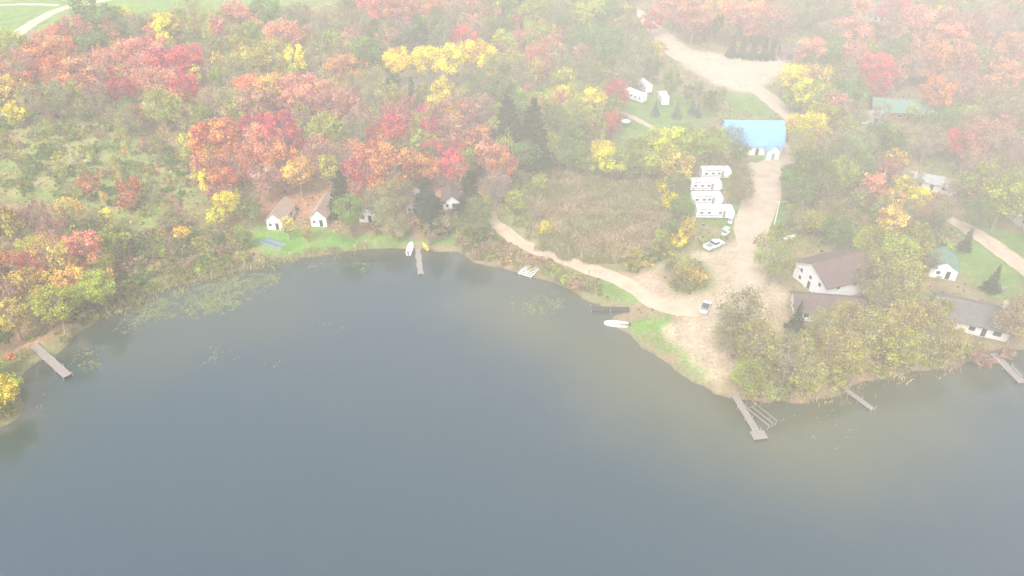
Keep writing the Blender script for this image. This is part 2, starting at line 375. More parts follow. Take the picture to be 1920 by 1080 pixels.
def conifer(seed,H=3.2,nl=3000,size=.1,droop=.25,base=.25,ragged=.15,pw=1.0):
    r=np.random.default_rng(seed)
    tr=tubes([(0,0,0),(0,0,H*.5),(0,0,H)],[.06,.035,.005],6); P=[];O=[];V=[]
    nt=26
    for i in range(nt):
        z=base+(H-base)*(i/(nt-1))**1.0; R=(1-(z-base)/(H-base))**pw*(.95+r.normal()*ragged)+.04
        nb=max(4,int(9*R)+3)
        for b in range(nb):
            a=r.random()*6.283; L=R*(.75+.35*r.random())
            m=max(3,int(nl/(nt*6)*R*1.6)+2); t=r.random(m)**.6
            zz=z-droop*L*t+r.normal(size=m)*.02
            sd=r.normal(size=m)*.10*(1-t*.5)
            P.append(np.c_[math.cos(a)*L*t-math.sin(a)*sd,math.sin(a)*L*t+math.cos(a)*sd,zz]); O.append(np.tile([math.cos(a)*.5,math.sin(a)*.5,.3],(m,1)))
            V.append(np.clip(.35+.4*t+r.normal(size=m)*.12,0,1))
            if b%2==0: tr+=tubes([(0,0,z),(math.cos(a)*L*.8,math.sin(a)*L*.8,z-droop*L*.8)],[.012,.003],3)
    P=np.concatenate(P);O=np.concatenate(O);V=np.concatenate(V)
    return np.array(tr),leafq(P,O,size,r,.3),V
hi={'round':[broad(1,28,3000),broad(2,32,3000,.09),broad(3,26,2700,.09,low=.75),broad(4,34,3100,.09,H=2.3),broad(15,30,2700,.09,H=2.6,low=.7)],
 'tall':[broad(5,28,2700,.09,H=3.1,low=.8,spread=.9),broad(6,26,2500,.09,H=3.3,low=1.0,spread=.85)],
 'sparse':[broad(7,34,2000,.07,H=2.7,low=.7,sub=8),broad(8,30,1700,.07,H=2.9,low=.8,sub=9),broad(9,36,2300,.068,H=2.5,low=.6,sub=8),broad(16,34,2600,.07,H=2.4,low=.5,sub=6)],
 'full':[broad(17,40,2600,.07,H=2.7,low=.5,sub=6),broad(18,42,2900,.07,H=2.6,low=.45,sub=6),broad(19,38,2400,.07,H=2.9,low=.6,sub=7)],
 'spruce':[conifer(20),conifer(21,H=3.6,droop=.3)],
 'pine':[conifer(22,H=3.4,nl=4600,droop=.0,base=.5,ragged=.35,pw=.6,size=.14),conifer(23,H=3.8,nl=4600,droop=-.1,base=.4,ragged=.35,pw=.65,size=.14)]}
lo={'round':[broad(31,20,760,.15,sub=0),broad(32,22,800,.145,sub=0),broad(33,18,740,.15,low=.7,sub=0)],
 'tall':[broad(35,20,680,.145,H=3.1,sub=0,spread=.9)],
 'sparse':[broad(37,20,450,.125,H=2.7,low=.8,sub=2),broad(38,20,380,.125,H=2.9,low=.9,sub=2)],
 'bush':[broad(40,10,340,.2,H=1.4,low=.1,sub=0),broad(41,9,300,.2,H=1.2,low=.1,sub=0)]}
lo['full']=lo['round']
HM={}
for k,l in hi.items():
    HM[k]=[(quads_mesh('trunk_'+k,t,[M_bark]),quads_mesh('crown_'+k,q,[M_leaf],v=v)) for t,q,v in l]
HK={'round':2.4,'tall':3.2,'sparse':2.7,'full':2.7,'bush':1.4,'spruce':3.3,'pine':3.5}
CC={'R':(0.54,0.07,0.11),'S':(0.58,0.225,0.155),'O':(0.60,0.19,0.085),'Y':(0.76,0.62,0.03),'L':(0.38,0.385,0.055),'G':(0.16,0.225,0.05),
 'D':(0.034,0.066,0.024),'T':(0.31,0.27,0.105),'K':(0.40,0.225,0.155),'A':(0.60,0.40,0.09),'B':(0.12,0.19,0.19),'V':(0.38,0.335,0.10)}
CN={'R':'crimson-pink','S':'salmon-pink','O':'orange-red','Y':'yellow','L':'yellow-green','G':'green','D':'dark green','T':'olive-tan','K':'pink-brown','A':'golden','B':'blue-green','V':'olive-yellow'}
A="""160 18 22 G;205 38 28 S;312 52 24 Y;355 15 25 L;400 38 28 S;440 30 28 S;250 45 25 T;100 72 28 S;140 60 28 S;180 90 32 S;500 20 28 G;560 30 28 T;530 70 32 S;610 50 28 T;670 50 28 T;650 90 28 T;720 20 28 S;752 24 26 S;790 10 25 S;850 30 26 T;870 15 24 S;900 55 26 T;940 58 26 S;960 20 26 G;1000 30 28 L;1050 25 28 T;1100 30 28 L;1150 30 26 G;1090 78 28 G;1135 75 28 G;1180 60 26 T;1221 42 18 R;1262 20 30 S;1300 40 32 S;1340 25 30 S;1380 30 30 S;1420 40 30 S;1452 46 32 S;1480 20 26 T;1530 20 28 T;1570 30 28 T;1600 10 28 S;1680 20 30 S;1720 40 30 S;1780 70 32 S;1740 10 28 S;1830 20 28 T;1870 60 28 K;1900 90 30 S;1665 70 28 S;1550 70 28 T;1590 60 28 S
20 90 28 S;40 130 30 S;90 110 34 O;105 140 30 O;150 138 30 S;205 112 30 S;260 100 30 S;302 76 16 R;322 130 38 R;350 112 28 R;300 162 34 S;270 140 30 S;380 110 24 T;408 150 14 L;450 140 28 T;480 120 26 L;510 108 32 O;555 116 20 Y;600 110 28 T;640 130 30 S;690 100 26 G;700 145 24 T;748 118 22 Y;770 88 30 D;800 80 30 D;830 78 26 G;800 117 25 Y;842 118 25 Y;890 106 29 Y;870 84 26 S;945 82 21 L;985 78 22 S;930 124 24 L;1010 118 26 O;980 140 26 T;1040 110 26 T;1100 120 26 T;1140 110 26 G;1200 105 26 T;1232 98 18 A;1180 130 26 T;1520 100 28 S;1570 100 28 G;1600 110 28 S;1640 128 30 R;1680 100 30 S;1720 110 32 S;1762 110 30 S;1800 120 30 S;1840 120 28 T;1880 140 30 S
20 170 28 A;32 212 20 Y;60 190 26 T;100 180 28 T;214 148 20 R;226 176 25 R;140 160 28 S;180 190 26 T;230 215 28 T;300 200 28 L;342 168 30 R;330 210 18 L;400 190 26 T;430 190 28 T;470 170 28 O;480 200 30 S;520 168 30 A;560 170 32 S;600 180 30 S;560 202 28 S;622 196 28 S;660 170 26 T;700 180 26 T;735 205 18 L;740 222 25 R;772 172 22 D;800 178 20 T;828 178 19 Y;850 168 22 T;800 218 22 R;820 202 22 S;860 200 24 K;900 170 28 G;940 180 28 G;900 212 26 S;930 215 24 S;980 200 30 G;1010 200 28 L;1038 188 22 Y;1062 184 22 Y;1092 175 26 L;1112 198 26 Y;1080 210 28 L;1156 178 24 R;1130 200 20 T;1100 150 26 G;1490 150 26 Y;1530 150 28 A;1512 180 26 Y;1540 182 26 L;1580 150 28 T;1590 180 30 G;1640 162 28 R;1655 148 26 S;1760 178 30 S;1800 170 30 K;1850 180 30 S;1890 200 28 T;1598 212 28 T;1780 232 28 G;1820 230 28 T
405 268 42 O;442 300 34 O;395 315 30 O;470 300 30 S;420 342 26 O;375 335 15 Y;490 270 30 S;520 250 34 S;560 240 28 K;610 250 34 S;640 252 22 A;600 290 30 S;530 310 32 O;560 328 30 S;500 340 28 S;640 300 28 K;680 230 28 K;660 245 26 T;722 248 20 R;742 250 26 R;700 300 32 S;732 326 40 O;690 330 36 O;790 240 26 S;760 262 24 S;770 300 28 S;806 250 18 R;812 285 22 R;850 250 28 S;860 290 20 R;850 315 24 R;800 322 28 O;900 270 30 S;922 300 32 S;942 320 28 S;930 348 26 K;880 300 24 P;950 225 30 P;970 262 30 P;1000 240 32 P;1010 272 30 P;1025 225 24 D;990 292 28 G;1040 230 30 G;1030 280 28 L;1075 250 28 G;1070 290 28 G;1130 292 26 Y;1150 308 26 Y;1180 290 24 L;1172 312 26 G;1230 270 30 L;1260 282 34 Y;1290 280 30 L;1240 310 30 L;1270 320 30 A;1340 270 28 L;1372 266 26 G;1385 290 20 G;1355 296 20 T;1250 350 18 Y;1255 380 17 Y;1268 345 22 G;1280 390 22 G;1392 335 24 T;1392 360 22 T;1210 300 24 L;1100 310 20 L;1290 255 18 K
1490 240 24 Y;1520 238 26 Y;1540 265 28 A;1500 272 28 L;1520 300 30 G;1560 280 28 T;1590 290 30 G;1610 268 28 T;1650 258 28 G;1690 262 28 T;1740 260 28 K;1800 270 28 R;1830 255 28 S;1870 250 30 S;1900 280 28 K;1580 330 30 L;1540 350 30 G;1500 360 28 G;1612 335 26 G;1640 352 18 R;1675 380 22 A;1690 350 20 Y;1720 382 24 Y;1700 402 26 T;1670 420 26 A;1760 390 26 K;1840 400 24 G;1860 340 28 T;1880 382 38 L;1905 330 28 T;1840 310 28 K;1715 338 18 T;1785 352 18 K;1655 214 18 T;1712 212 14 S
245 355 22 O;240 380 18 O;165 350 20 S;200 408 14 Y;130 400 26 A;170 420 28 T;60 400 28 K;100 440 28 K;150 470 34 S;90 480 30 A;168 482 26 V;190 500 24 L;20 500 30 S;10 560 30 K;50 540 34 A;60 500 28 S;130 530 30 A;100 570 34 L;70 580 32 V;135 595 30 L;20 592 30 A;200 522 18 A;426 384 24 Y;408 408 18 Y;440 368 14 Y;355 410 16 T;310 420 18 T;342 440 14 Y;400 440 18 T;455 445 16 G;-40 520 36 O;-60 600 36 A;160 585 24 T;150 560 24 L;60 470 26 L;190 560 16 T;10 632 16 G;-20 690 26 L
540 425 15 A;575 438 12 A;640 362 28 P;655 395 26 G;640 432 16 T;715 372 32 T;748 366 28 T;722 405 22 T;740 418 24 T;662 428 14 T;755 432 14 T;800 365 26 P;812 398 26 P;803 437 16 T;830 425 18 T;880 362 28 P;890 425 28 G;895 395 26 G;868 450 18 T;965 380 18 L;1022 430 12 Y;1190 486 16 L;1215 472 16 T;1255 430 18 G;1290 432 16 A;1272 452 16 Y;1240 450 16 L;1012 350 16 L;1278 512 17 A;1305 518 18 A;1262 500 16 T;1288 535 14 T
1455 480 38 L;1500 405 24 T;1530 420 24 L;1560 400 26 T;1600 425 24 T;1572 430 24 G;1632 450 28 L;1650 498 30 V;1690 482 36 L;1700 522 36 V;1660 555 34 V;1622 525 24 T;1722 470 22 V;1745 492 20 T;1815 448 16 D;1868 518 20 D;1390 588 46 T;1372 628 34 T;1420 640 40 V;1405 700 30 L;1498 590 24 D;1545 608 28 V;1590 590 28 V;1572 652 38 V;1482 664 38 T;1522 700 32 V;1590 674 32 L;1622 694 28 V;1640 620 38 V;1690 610 34 A;1702 660 36 L;1728 600 34 V;1765 578 20 L;1762 650 34 V;1742 684 30 V;1795 662 32 V;1848 668 20 K;1892 657 14 O;1930 592 24 L;1960 640 40 T;1990 560 40 L;6 748 30 Y;-30 760 30 L;1230 200 11 B;1270 205 12 B;1300 198 11 B;1310 205 10 B;1330 190 12 G;1375 84 14 D;1395 86 14 D;1415 88 14 D;1435 88 14 D;1450 91 12 D;1290 175 10 G;1310 170 12 G;1260 160 16 G;1220 130 18 G;1350 180 10 L"""
ent=[]
for l in A.replace('\n',';').split(';'):
    a=l.split(); px,py,rp,c=float(a[0]),float(a[1]),float(a[2]),a[3]
    t0=T(px,py); rm=rp*1.04*t0/F
    if c=='D' and rp<28: sh='spruce'
    elif c=='P': sh='pine'; c='D'; 
    elif c=='B': sh='spruce'
    elif c=='V' or (py>440 and px>1300 and c!='T'): sh='full'
    elif c in 'TK': sh='sparse'
    elif rp<=18: sh=random.choice(['round','tall'])
    else: sh=random.choice(['round','round','round','tall','sparse']) if c!='Y' else 'round'
    if sh in('spruce','pine'): rm*=.85
    rm=max(rm,1.0); h=min(rm*HK[sh],16 if sh!='pine' else 20)*random.uniform(.92,1.05)
    if sh=='round' and h<8 and rp<19 and py<300: h*=1.7
    if c=='Y' and py<200 and px<1000: h=max(h,15)
    if c in 'SO' and random.random()<.28: c=random.choice('AKRLGO')
    x,y=G(px,py,h*.62)
    ent.append([x,y,rm,h,sh,c,px,py])
def sd1(x,y): return float(shd(np.array([[x]],float),np.array([[y]],float))[0,0])
KIND={'spruce':'spruce_tree','pine':'pine_tree'}
DEC={'R':'maple_tree','S':'maple_tree','O':'maple_tree','K':'oak_tree','T':'ash_tree','V':'ash_tree','G':'oak_tree','D':'oak_tree','L':'birch_tree','Y':'aspen_tree','A':'aspen_tree'}
def where(px,py):
    if py>560 and px>1300: return 'on the lake point'
    if px<260 and py>380: return 'on the lakeshore bank'
    if 480<px<930 and py>340: return 'beside lakeside cabins'
    if 930<px<1300 and py>300: return 'beside the marsh'
    if 1150<px<1480 and py<300: return 'near the barn'
    if px>1480 and py>230: return 'among the houses'
    return 'in autumn woodland'
dec=[e for e in ent if e[4] not in KIND]; con=[e for e in ent if e[4] in KIND]
def psize(e): return e[2]/math.sqrt(e[0]**2+e[1]**2+CH*CH)
dec.sort(key=psize,reverse=True)
indiv=dec[:298]+con; rest=dec[298:]
for e in indiv:
    x,y,rm,h,sh,c,px,py=e
    s=sd1(x,y)
    if s<1.2:
        for _ in range(12):
            y+=.9
            if px<60: x-=.9
            if sd1(x,y)>1.3: break
    z=gz(x,y)-.05
    nm=KIND.get(sh) or DEC[c]
    nn={'maple_tree':'maple','oak_tree':'oak','ash_tree':'ash','birch_tree':'birch','aspen_tree':'aspen','spruce_tree':'spruce','pine_tree':'pine'}[nm]
    lb=f"{CN[c]} {nn} tree standing {where(px,py)}"
    tm,cm=random.choice(HM[sh])
    o=top(nm,lb,'tree',(x,y,z),random.random()*6.28,group=f'{nn} trees {where(px,py)}')
    o.scale=(rm,rm,h/HK[sh])
    a=addobj('trunk',tm,o); b=addobj('crown',cm,o)
    j=[random.uniform(.85,1.15) for _ in range(3)]; k=random.uniform(.82,1.15)
    if sh in KIND: k*=.8
    b.color=(*[min(.9,CC[c][i]*k*(1+(j[i]-1)*.8)) for i in range(3)],1)
# ---- fill woodland as one mass
keep=[[(1345,205),(1475,205),(1475,320),(1345,310)],[(1285,300),(1375,300),(1400,420),(1285,415)],[(1160,135),(1265,135),(1340,190),(1320,265),(1240,265),(1150,255)],
[(1290,400),(1450,330),(1450,600),(1350,740),(1150,650),(1150,520),(1260,480)],[(1235,50),(1300,85),(1490,98),(1490,150),(1440,180),(1520,250),(1480,310),(1440,300),(1470,240),(1370,195),(1250,140)],
[(490,360),(545,360),(620,345),(620,440),(860,345),(870,470),(480,490),(480,420)],[(1475,450),(1630,450),(1650,625),(1475,620)],[(1735,520),(1905,520),(1905,645),(1735,645)],[(1725,450),(1790,450),(1790,515),(1725,515)],
[(1695,312),(1795,312),(1795,360),(1695,355)],[(1600,172),(1745,175),(1745,232),(1605,225)],[(1460,72),(1520,72),(1520,110),(1460,110)],[(1615,5),(1668,5),(1668,36),(1615,36)],
[(960,330),(1060,290),(1130,300),(1290,350),(1290,460),(1250,530),(1000,480),(910,440),(915,395)],[(1775,400),(1925,430),(1940,560),(1860,565),(1770,520)],
[(-100,-10),(0,60),(40,70),(120,35),(220,12),(420,20),(640,5),(640,-60),(-100,-60)],[(-200,215),(120,205),(250,235),(350,300),(370,360),(440,440),(700,440),(700,490),(300,560),(150,640),(60,690),(230,540),(250,440),(180,400),(80,360),(-200,370)],
[(1425,370),(1500,370),(1500,450),(1425,450)],[(-40,600),(60,600),(130,640),(100,690),(-60,720)],[(1240,-10),(1265,70),(1240,75),(1180,10)],[(728,104),(780,100),(870,84),(918,88),(918,130),(860,140),(728,138)]]
keep=[np.array(k,float) for k in keep]
def inpoly(P,x,y):
    n=len(P); c=False; j=n-1
    for i in range(n):
        if ((P[i][1]>y)!=(P[j][1]>y)) and x<(P[j][0]-P[i][0])*(y-P[i][1])/(P[j][1]-P[i][1])+P[i][0]: c=not c
        j=i
    return c
def kept(x,y): return any(inpoly(P,x,y) for P in keep)
EX=np.array([[e[0],e[1]] for e in ent]); EP=np.array([[e[6],e[7]] for e in ent]); EC=[e[5] for e in ent]
SX,SY=np.meshgrid(np.arange(-330,331,5.9),np.arange(70,540,5.9)); SX=SX+rng.uniform(-2.7,2.7,SX.shape); SY=SY+rng.uniform(-2.7,2.7,SY.shape)
SD=shd(SX,SY); FL=sdf(SX,SY,farlake)
fill=[]
for x,y,d,fl in zip(SX.ravel(),SY.ravel(),SD.ravel(),FL.ravel()):
    if d<4 or fl<3: continue
    bx,by=PX(x,y,LZ)
    if bx<-130 or bx>2050 or by<-110 : continue
    h=random.uniform(7,13); cx,cy=PX(x,y,h*.6); tx,ty=PX(x,y,h)
    if kept(bx,by) or kept(cx,cy) or kept(tx,ty): continue
    if np.min((EX[:,0]-x)**2+(EX[:,1]-y)**2)<12: continue
    dd=(EP[:,0]-cx)**2+((EP[:,1]-cy)*1.3)**2; k=np.argsort(dd)[:4]
    c=EC[random.choice(list(k))]
    if c in 'YRDB' and random.random()<.6: c=random.choice('TTLGAS')
    if random.random()<.32: c=random.choice('TLSKLAGS')
    if cy>430 and cx>1300:
        c=random.choice('VTLVG')
        if random.random()<.35: continue
    sh='sparse' if c in 'TKV' else random.choice(['round','round','tall'])
    fill.append((x,y,random.uniform(2.2,3.9),h,sh,c))
SP=np.array([G(a,b) for a,b in scrub])
for _ in range(150):
    x=random.uniform(SP[:,0].min(),SP[:,0].max()); y=random.uniform(SP[:,1].min(),SP[:,1].max())
    if inpoly(SP,x,y): fill.append((x,y,random.uniform(1.1,2.2),random.uniform(5,10),'sparse',random.choice('TTTGKLA')))
for e in rest: fill.append((e[0],e[1],e[2],e[3],e[4],e[5]))
LQ=[];LV=[];LT=[];TQ=[]
def putlow(x,y,rm,h,sh,c,z,ql=LQ,vl=LV,tl=LT,tq=TQ,col=None):
    t,q,v=random.choice(lo[sh]); a=random.random()*6.28; ca,sa=math.cos(a),math.sin(a)
    R=np.array([[ca,sa,0],[-sa,ca,0],[0,0,1]]); S=np.array([rm,rm,h/HK[sh]]); off=np.array([x,y,z])
    ql.append((q*S)@R+off); vl.append(v)
    cc=np.array(col if col is not None else CC[c])*random.uniform(.7,1.15)*rng.uniform(.88,1.12,3); tl.append(np.tile(np.clip(cc,0,.9),(len(q),1)))
    if tq is not None and len(t): tq.append((t*S)@R+off)
for f in fill: putlow(*f,gz(f[0],f[1])-.05)
def stuff(name,label,cat,Q,V,Tn,m):
    Q=np.concatenate(Q); o=addobj(name,quads_mesh(name,Q,[m],v=np.concatenate(V),tint=np.concatenate(Tn)))
    o['kind']='stuff'; o['label']=label; o['category']=cat; return o
tqn=np.concatenate(TQ)
LQ.append(tqn); LV.append(np.full(len(tqn),.5)); LT.append(np.tile([0.25,0.21,0.18],(len(tqn),1)))
stuff('woodland','mixed autumn woodland of smaller salmon, olive and green trees','woodland',LQ,LV,LT,M_leafs)
# ---- undergrowth
UQ=[];UV=[];UT=[]
def bushes(poly,n,rr,cols,mind=1.5):
    P=[G(a,b) for a,b in poly]; xs_=[p[0] for p in P]; ys_=[p[1] for p in P]; PP=np.array(P)
    k=0;tries=0
    while k<n and tries<n*8:
        tries+=1; x=random.uniform(min(xs_),max(xs_)); y=random.uniform(min(ys_),max(ys_))
        if not inpoly(PP,x,y): continue
        if sd1(x,y)<mind: continue
        r=random.uniform(*rr)
        if np.min(np.hypot(RQ[:,0]-x,RQ[:,1]-y)-RW/2)<r+.3: continue
        putlow(x,y,r,r*random.uniform(1.0,1.9),'bush',random.choice(cols),LZ-.15,UQ,UV,UT,None); k+=1
bushes(scrub,420,(.5,2.1),'TTGTLKGGL')
bushes([(930,395),(985,330),(1080,300),(1200,300),(1245,330),(1200,325),(1130,312),(1040,330),(995,365),(985,430),(1010,465),(1070,494),(1040,488),(960,440)],120,(.8,1.9),'TLGL')
bushes([(1262,370),(1295,420),(1290,450),(1240,500),(1190,512),(1150,508),(1225,484),(1262,430)],60,(.8,1.8),'TLGA')
bushes(marsh,90,(.5,1.2),'TLTGT')
bushes([(250,450),(360,430),(460,440),(470,470),(420,500),(300,530),(200,575),(140,620),(150,560),(200,500)],280,(.6,1.8),'TLGTKG',.5)
bushes([(350,505),(470,480),(480,498),(350,528),(220,585),(130,652),(110,645),(200,575)],90,(.5,1.2),'TLGTL',.1)
bushes([(-60,590),(120,600),(150,610),(80,645),(50,690),(-60,690)],22,(.7,1.5),'GTLOL')
bushes([(-150,780),(-40,700),(30,715),(45,770),(0,795),(-150,850)],50,(.9,1.8),'YLLG',.1)
bushes([(1248,505),(1290,500),(1335,530),(1320,545),(1270,548),(1248,535)],30,(.7,1.5),'TLGA')
bushes([(1430,330),(1600,330),(1700,420),(1800,430),(1720,560),(1640,500),(1620,450),(1500,440),(1430,440)],170,(.8,2.2),'TGLT')
bushes([(1370,660),(1500,640),(1640,650),(1800,660),(1860,660),(1860,670),(1700,702),(1600,722),(1500,752),(1390,750)],150,(.6,1.7),'VLVTK',.3)
bushes([(850,430),(920,440),(1000,490),(1060,510),(1100,540),(1080,548),(1000,515),(930,495),(860,470)],80,(.6,1.4),'TLTK',.4)
bushes([(700,405),(860,400),(860,440),(700,445)],40,(.6,1.5),'TGLK')
bushes([(1290,185),(1340,190),(1350,215),(1300,205)],10,(.8,1.6),'GL')
bushes([(1370,320),(1410,330),(1400,400),(1375,430)],14,(.8,1.6),'TGL')
n=60000; gx=rng.uniform(-270,270,n); gy=rng.uniform(120,430,n); ok=(shd(gx[None],gy[None])[0]>1.0)
for poly in lawns+gravels+[marsh]:
    ok&=sdf(gx[None],gy[None],[G(a,b) for a,b in poly])[0]>0.5
for q_,w_ in zip(RQ,RW): ok&=((gx-q_[0])**2+(gy-q_[1])**2)>(w_/2+1.0)**2
gx=gx[ok];gy=gy[ok];n=len(gx)
cc=np.array([CC[k] for k in 'TTGTLKS']); pick=rng.integers(0,7,n)
c=np.c_[gx,gy,LZ+rng.random(n)**2*1.0]
UQ.append(leafq(c,np.zeros((n,3)),.8,rng)); UV.append(rng.random(n)); UT.append(cc[pick]*.75)
stuff('undergrowth','low olive and tan shrubs and fallen leaves covering the ground','undergrowth',UQ,UV,UT,M_leafs)
# ---- reeds
def blades(poly,n,h,cols,seed,k=1):
    r=np.random.default_rng(seed); P=np.array([G(a,b) for a,b in poly])
    x=r.uniform(P[:,0].min(),P[:,0].max(),n); y=r.uniform(P[:,1].min(),P[:,1].max(),n)
    s=sdf(x[None],y[None],P)[0]+(vnoise(x,y,3,seed)-.5)*5+r.normal(size=n)*.8; ok=(s<0); x=x[ok];y=y[ok];n=len(x)
    d=shd(x[None],y[None])[0]; z=np.maximum(gz_from(d),-.1)
    hh=h*(.55+.6*r.random(n))*(.5+1.0*vnoise(x,y,2.5,seed+1)); a=r.random(n)*6.28; w_=(.06+.06*r.random(n))*k; ln=r.normal(size=(n,2))*.3*hh[:,None]
    b0=np.c_[x,y,z]; u=np.c_[np.cos(a)*w_,np.sin(a)*w_,np.zeros(n)]; tp=b0+np.c_[ln,hh]; md=b0+np.c_[ln*.35,hh*.55]
    q=np.stack([b0-u*.5,b0+u*.5,tp+u*.3,tp-u*.3],1); q2=np.stack([md-u,md+u,tp+u*1.6,tp-u*1.0],1)
    nn_=vnoise(x,y,9,seed+2)[:,None]; cc=np.array(cols)[r.integers(0,len(cols),n)]*(.6+.8*vnoise(x,y,3.5,seed+3))[:,None]
    cc=cc*(1-ss(.4,.7,nn_)*.6)+np.array([.24,.26,.08])*ss(.4,.7,nn_)*.6
    return np.concatenate([q,q2]),np.concatenate([.25+.5*r.random(n)]*2),np.concatenate([cc,cc])
tan=[(0.42,0.28,0.165),(0.37,0.25,0.13),(0.30,0.27,0.10),(0.41,0.30,0.17)]
bl=[blades(marsh,60000,1.5,tan,51),blades([(885,480),(935,490),(1000,505),(1060,530),(1100,552),(1130,560),(1110,530),(1040,500),(960,478),(900,462)],9000,1.3,tan,52),
 blades([(215,575),(300,535),(420,505),(560,476),(690,460),(690,470),(560,490),(420,518),(300,556),(200,600)],12000,1.1,[(0.3,0.28,0.12),(0.33,0.28,0.14)],53),
 blades([(1400,745),(1560,730),(1800,672),(1810,690),(1560,750),(1400,765)],3000,.9,tan,55)]
stuff('reeds','tan marsh reeds and shoreline grasses','reeds',[b[0] for b in bl],[b[1] for b in bl],[b[2] for b in bl],M_leafs)
# ---- lily pads
def pads(poly,n,seed,thr=.45):
    r=np.random.default_rng(seed); P=np.array([G(a,b) for a,b in poly])
    x=r.uniform(P[:,0].min(),P[:,0].max(),n); y=r.uniform(P[:,1].min(),P[:,1].max(),n)
    s=sdf(x[None],y[None],P)[0]+(vnoise(x,y,8,seed)-.5)*10
    dens=vnoise(x,y,1.3,seed+1)*.5+vnoise(x,y,5,seed+2)*.5-np.clip(s*.05+.1,-.1,.3)
    ok=(s<1.5)&(dens+r.normal(size=n)*.15>thr)&(shd(x[None],y[None])[0]<-.3)
    x=x[ok];y=y[ok];n=len(x); a=r.random(n)*6.28; s_=.09+.14*r.random(n); z=.012+r.random(n)*.02
    C_=np.c_[x,y,z]; u=np.c_[np.cos(a)*s_,np.sin(a)*s_,np.zeros(n)]; w_=np.c_[-np.sin(a)*s_*.85,np.cos(a)*s_*.85,np.zeros(n)]
    q=np.stack([C_-u,C_-w_,C_+u,C_+w_],1); cc=np.array([(0.15,0.20,0.07),(0.19,0.22,0.09),(0.20,0.19,0.08)])[r.integers(0,3,n)]
    return q,r.random(n),cc
pl=[pads([(225,600),(280,565),(350,540),(430,522),(530,512),(520,530),(470,560),(400,585),(300,612),(230,625)],21000,61,.58),
 pads([(300,690),(420,640),(560,590),(660,610),(560,660),(400,710)],9000,62,.88),
 pads([(55,700),(110,700),(110,745),(65,760),(50,745)],4000,63,.62),pads([(150,655),(190,650),(195,690),(165,700)],1200,64,.5),
 pads([(940,530),(1060,560),(1050,580),(1000,590),(960,560)],4000,65,.84),pads([(1400,770),(1620,760),(1640,850),(1500,840)],6000,66,.88),
 pads([(620,485),(680,480),(690,510),(630,520)],1500,67,.68),pads([(40,800),(120,760),(100,800),(0,880)],4000,68,.84),pads([(500,500),(620,490),(610,520),(540,515)],1500,69,.76)]
stuff('lily_pads','floating yellow-green lily pads on shallow water','lily pads',[b[0] for b in pl],[b[1] for b in pl],[b[2] for b in pl],M_leafs)
# ------------------------------------------------------------ buildings
def house(name,label,px,py,rz,L,W,H,RH,wallm,roofm,o=.5,wins=(),doors=(),chimney=None,gambrel=False,cat='house',group=None,xy=None,z0=None):
    x,y=xy if xy else G(px,py,LZ); z=(LZ-.02) if z0 is None else z0
    r=top(name,label,cat,(x,y,z),rz,group=group)
    hw=W/2
    if gambrel: line=[(-hw,H),(-hw*.62,H+RH*.68),(0,H+RH),(hw*.62,H+RH*.68),(hw,H)]
    else: line=[(-hw,H),(0,H+RH),(hw,H)]
    MB().ext([(-hw,0)]+line+[(hw,0)],-L/2,L/2).obj('wall',wallm,r)
    s=(line[1][1]-line[0][1])/(line[1][0]-line[0][0])
    low=[(-hw-o,H-o*s)]+line[1:-1]+[(hw+o,H-o*s)]
    pr=[(a,b+.02) for a,b in low]+[(a,b+.2) for a,b in low[::-1]]
    ro=MB().ext(pr,-L/2-o,L/2+o).obj('roof',roofm,r)
    if chimney:
        cx,cy=chimney; MB().box(cx-.4,cx+.4,cy-.4,cy+.4,H,H+RH+1.1).box(cx-.5,cx+.5,cy-.5,cy+.5,H+RH+1.1,H+RH+1.25).obj('chimney',M_white,ro)
    def opening(nm,side,u,w_,zb,h_):
        fr=MB(); gl=MB()
        def bx(mb,e,pd0,pd1):
            if side=='f': mb.box(u-w_/2-e,u+w_/2+e,-hw-pd1,-hw-pd0,zb-e,zb+h_+e)
            if side=='b': mb.box(u-w_/2-e,u+w_/2+e,hw+pd0,hw+pd1,zb-e,zb+h_+e)
            if side=='l': mb.box(-L/2-pd1,-L/2-pd0,u-w_/2-e,u+w_/2+e,zb-e,zb+h_+e)
            if side=='r': mb.box(L/2+pd0,L/2+pd1,u-w_/2-e,u+w_/2+e,zb-e,zb+h_+e)
        bx(fr,.1,-.02,.04); bx(gl,0,0,.06)
        g_=gl.obj(nm,M_glass,r); fr.obj('frame',M_wpaint,g_)
    for q in wins: opening('window',*q)
    for q in doors: opening('door',*q)
    return r
def cabin(px,py,rz,W=4.4,L=8,roofm=M_tanroof,lbl='',H=2.5,RH=1.7):
    x,y=G(px,py,LZ); 
    yc=y+math.cos(rz)*L/2; xc=x-math.sin(rz)*L/2
    return house('cabin',lbl,0,0,rz+math.pi/2,L,W,H,RH,M_white,roofm,.4,wins=[('l',1.1,.7,1.0,.8),('f',1.5,1,1,1),('b',1.5,1,1,1)],doors=[('l',-.6,.9,.1,1.9)],cat='cabin',group='row of small lakeside cabins',xy=(xc,yc))
cabin(517,431,-.12,4.1,8.6,lbl='small white cabin with tan shingle roof',H=2.7,RH=1.9)
cabin(599,425,-.08,3.9,9.4,lbl='small white cabin with tan roof and dark glass door',H=2.8,RH=1.9)
cabin(690,417,0,4.2,7,M_grey,lbl='small white cabin half hidden behind bare trees')
cabin(777,402,.05,4.3,6.5,M_grey,lbl='small white cabin with grey roof above the dock')
cabin(847,394,.1,4.2,6.5,M_brnroof,lbl='small white cabin with brown roof beside a pine')
cabin(822,312,.3,4.6,7,M_dkroof,lbl='dark roofed cabin among red maples')
bx,by=G(1412,291,LZ)
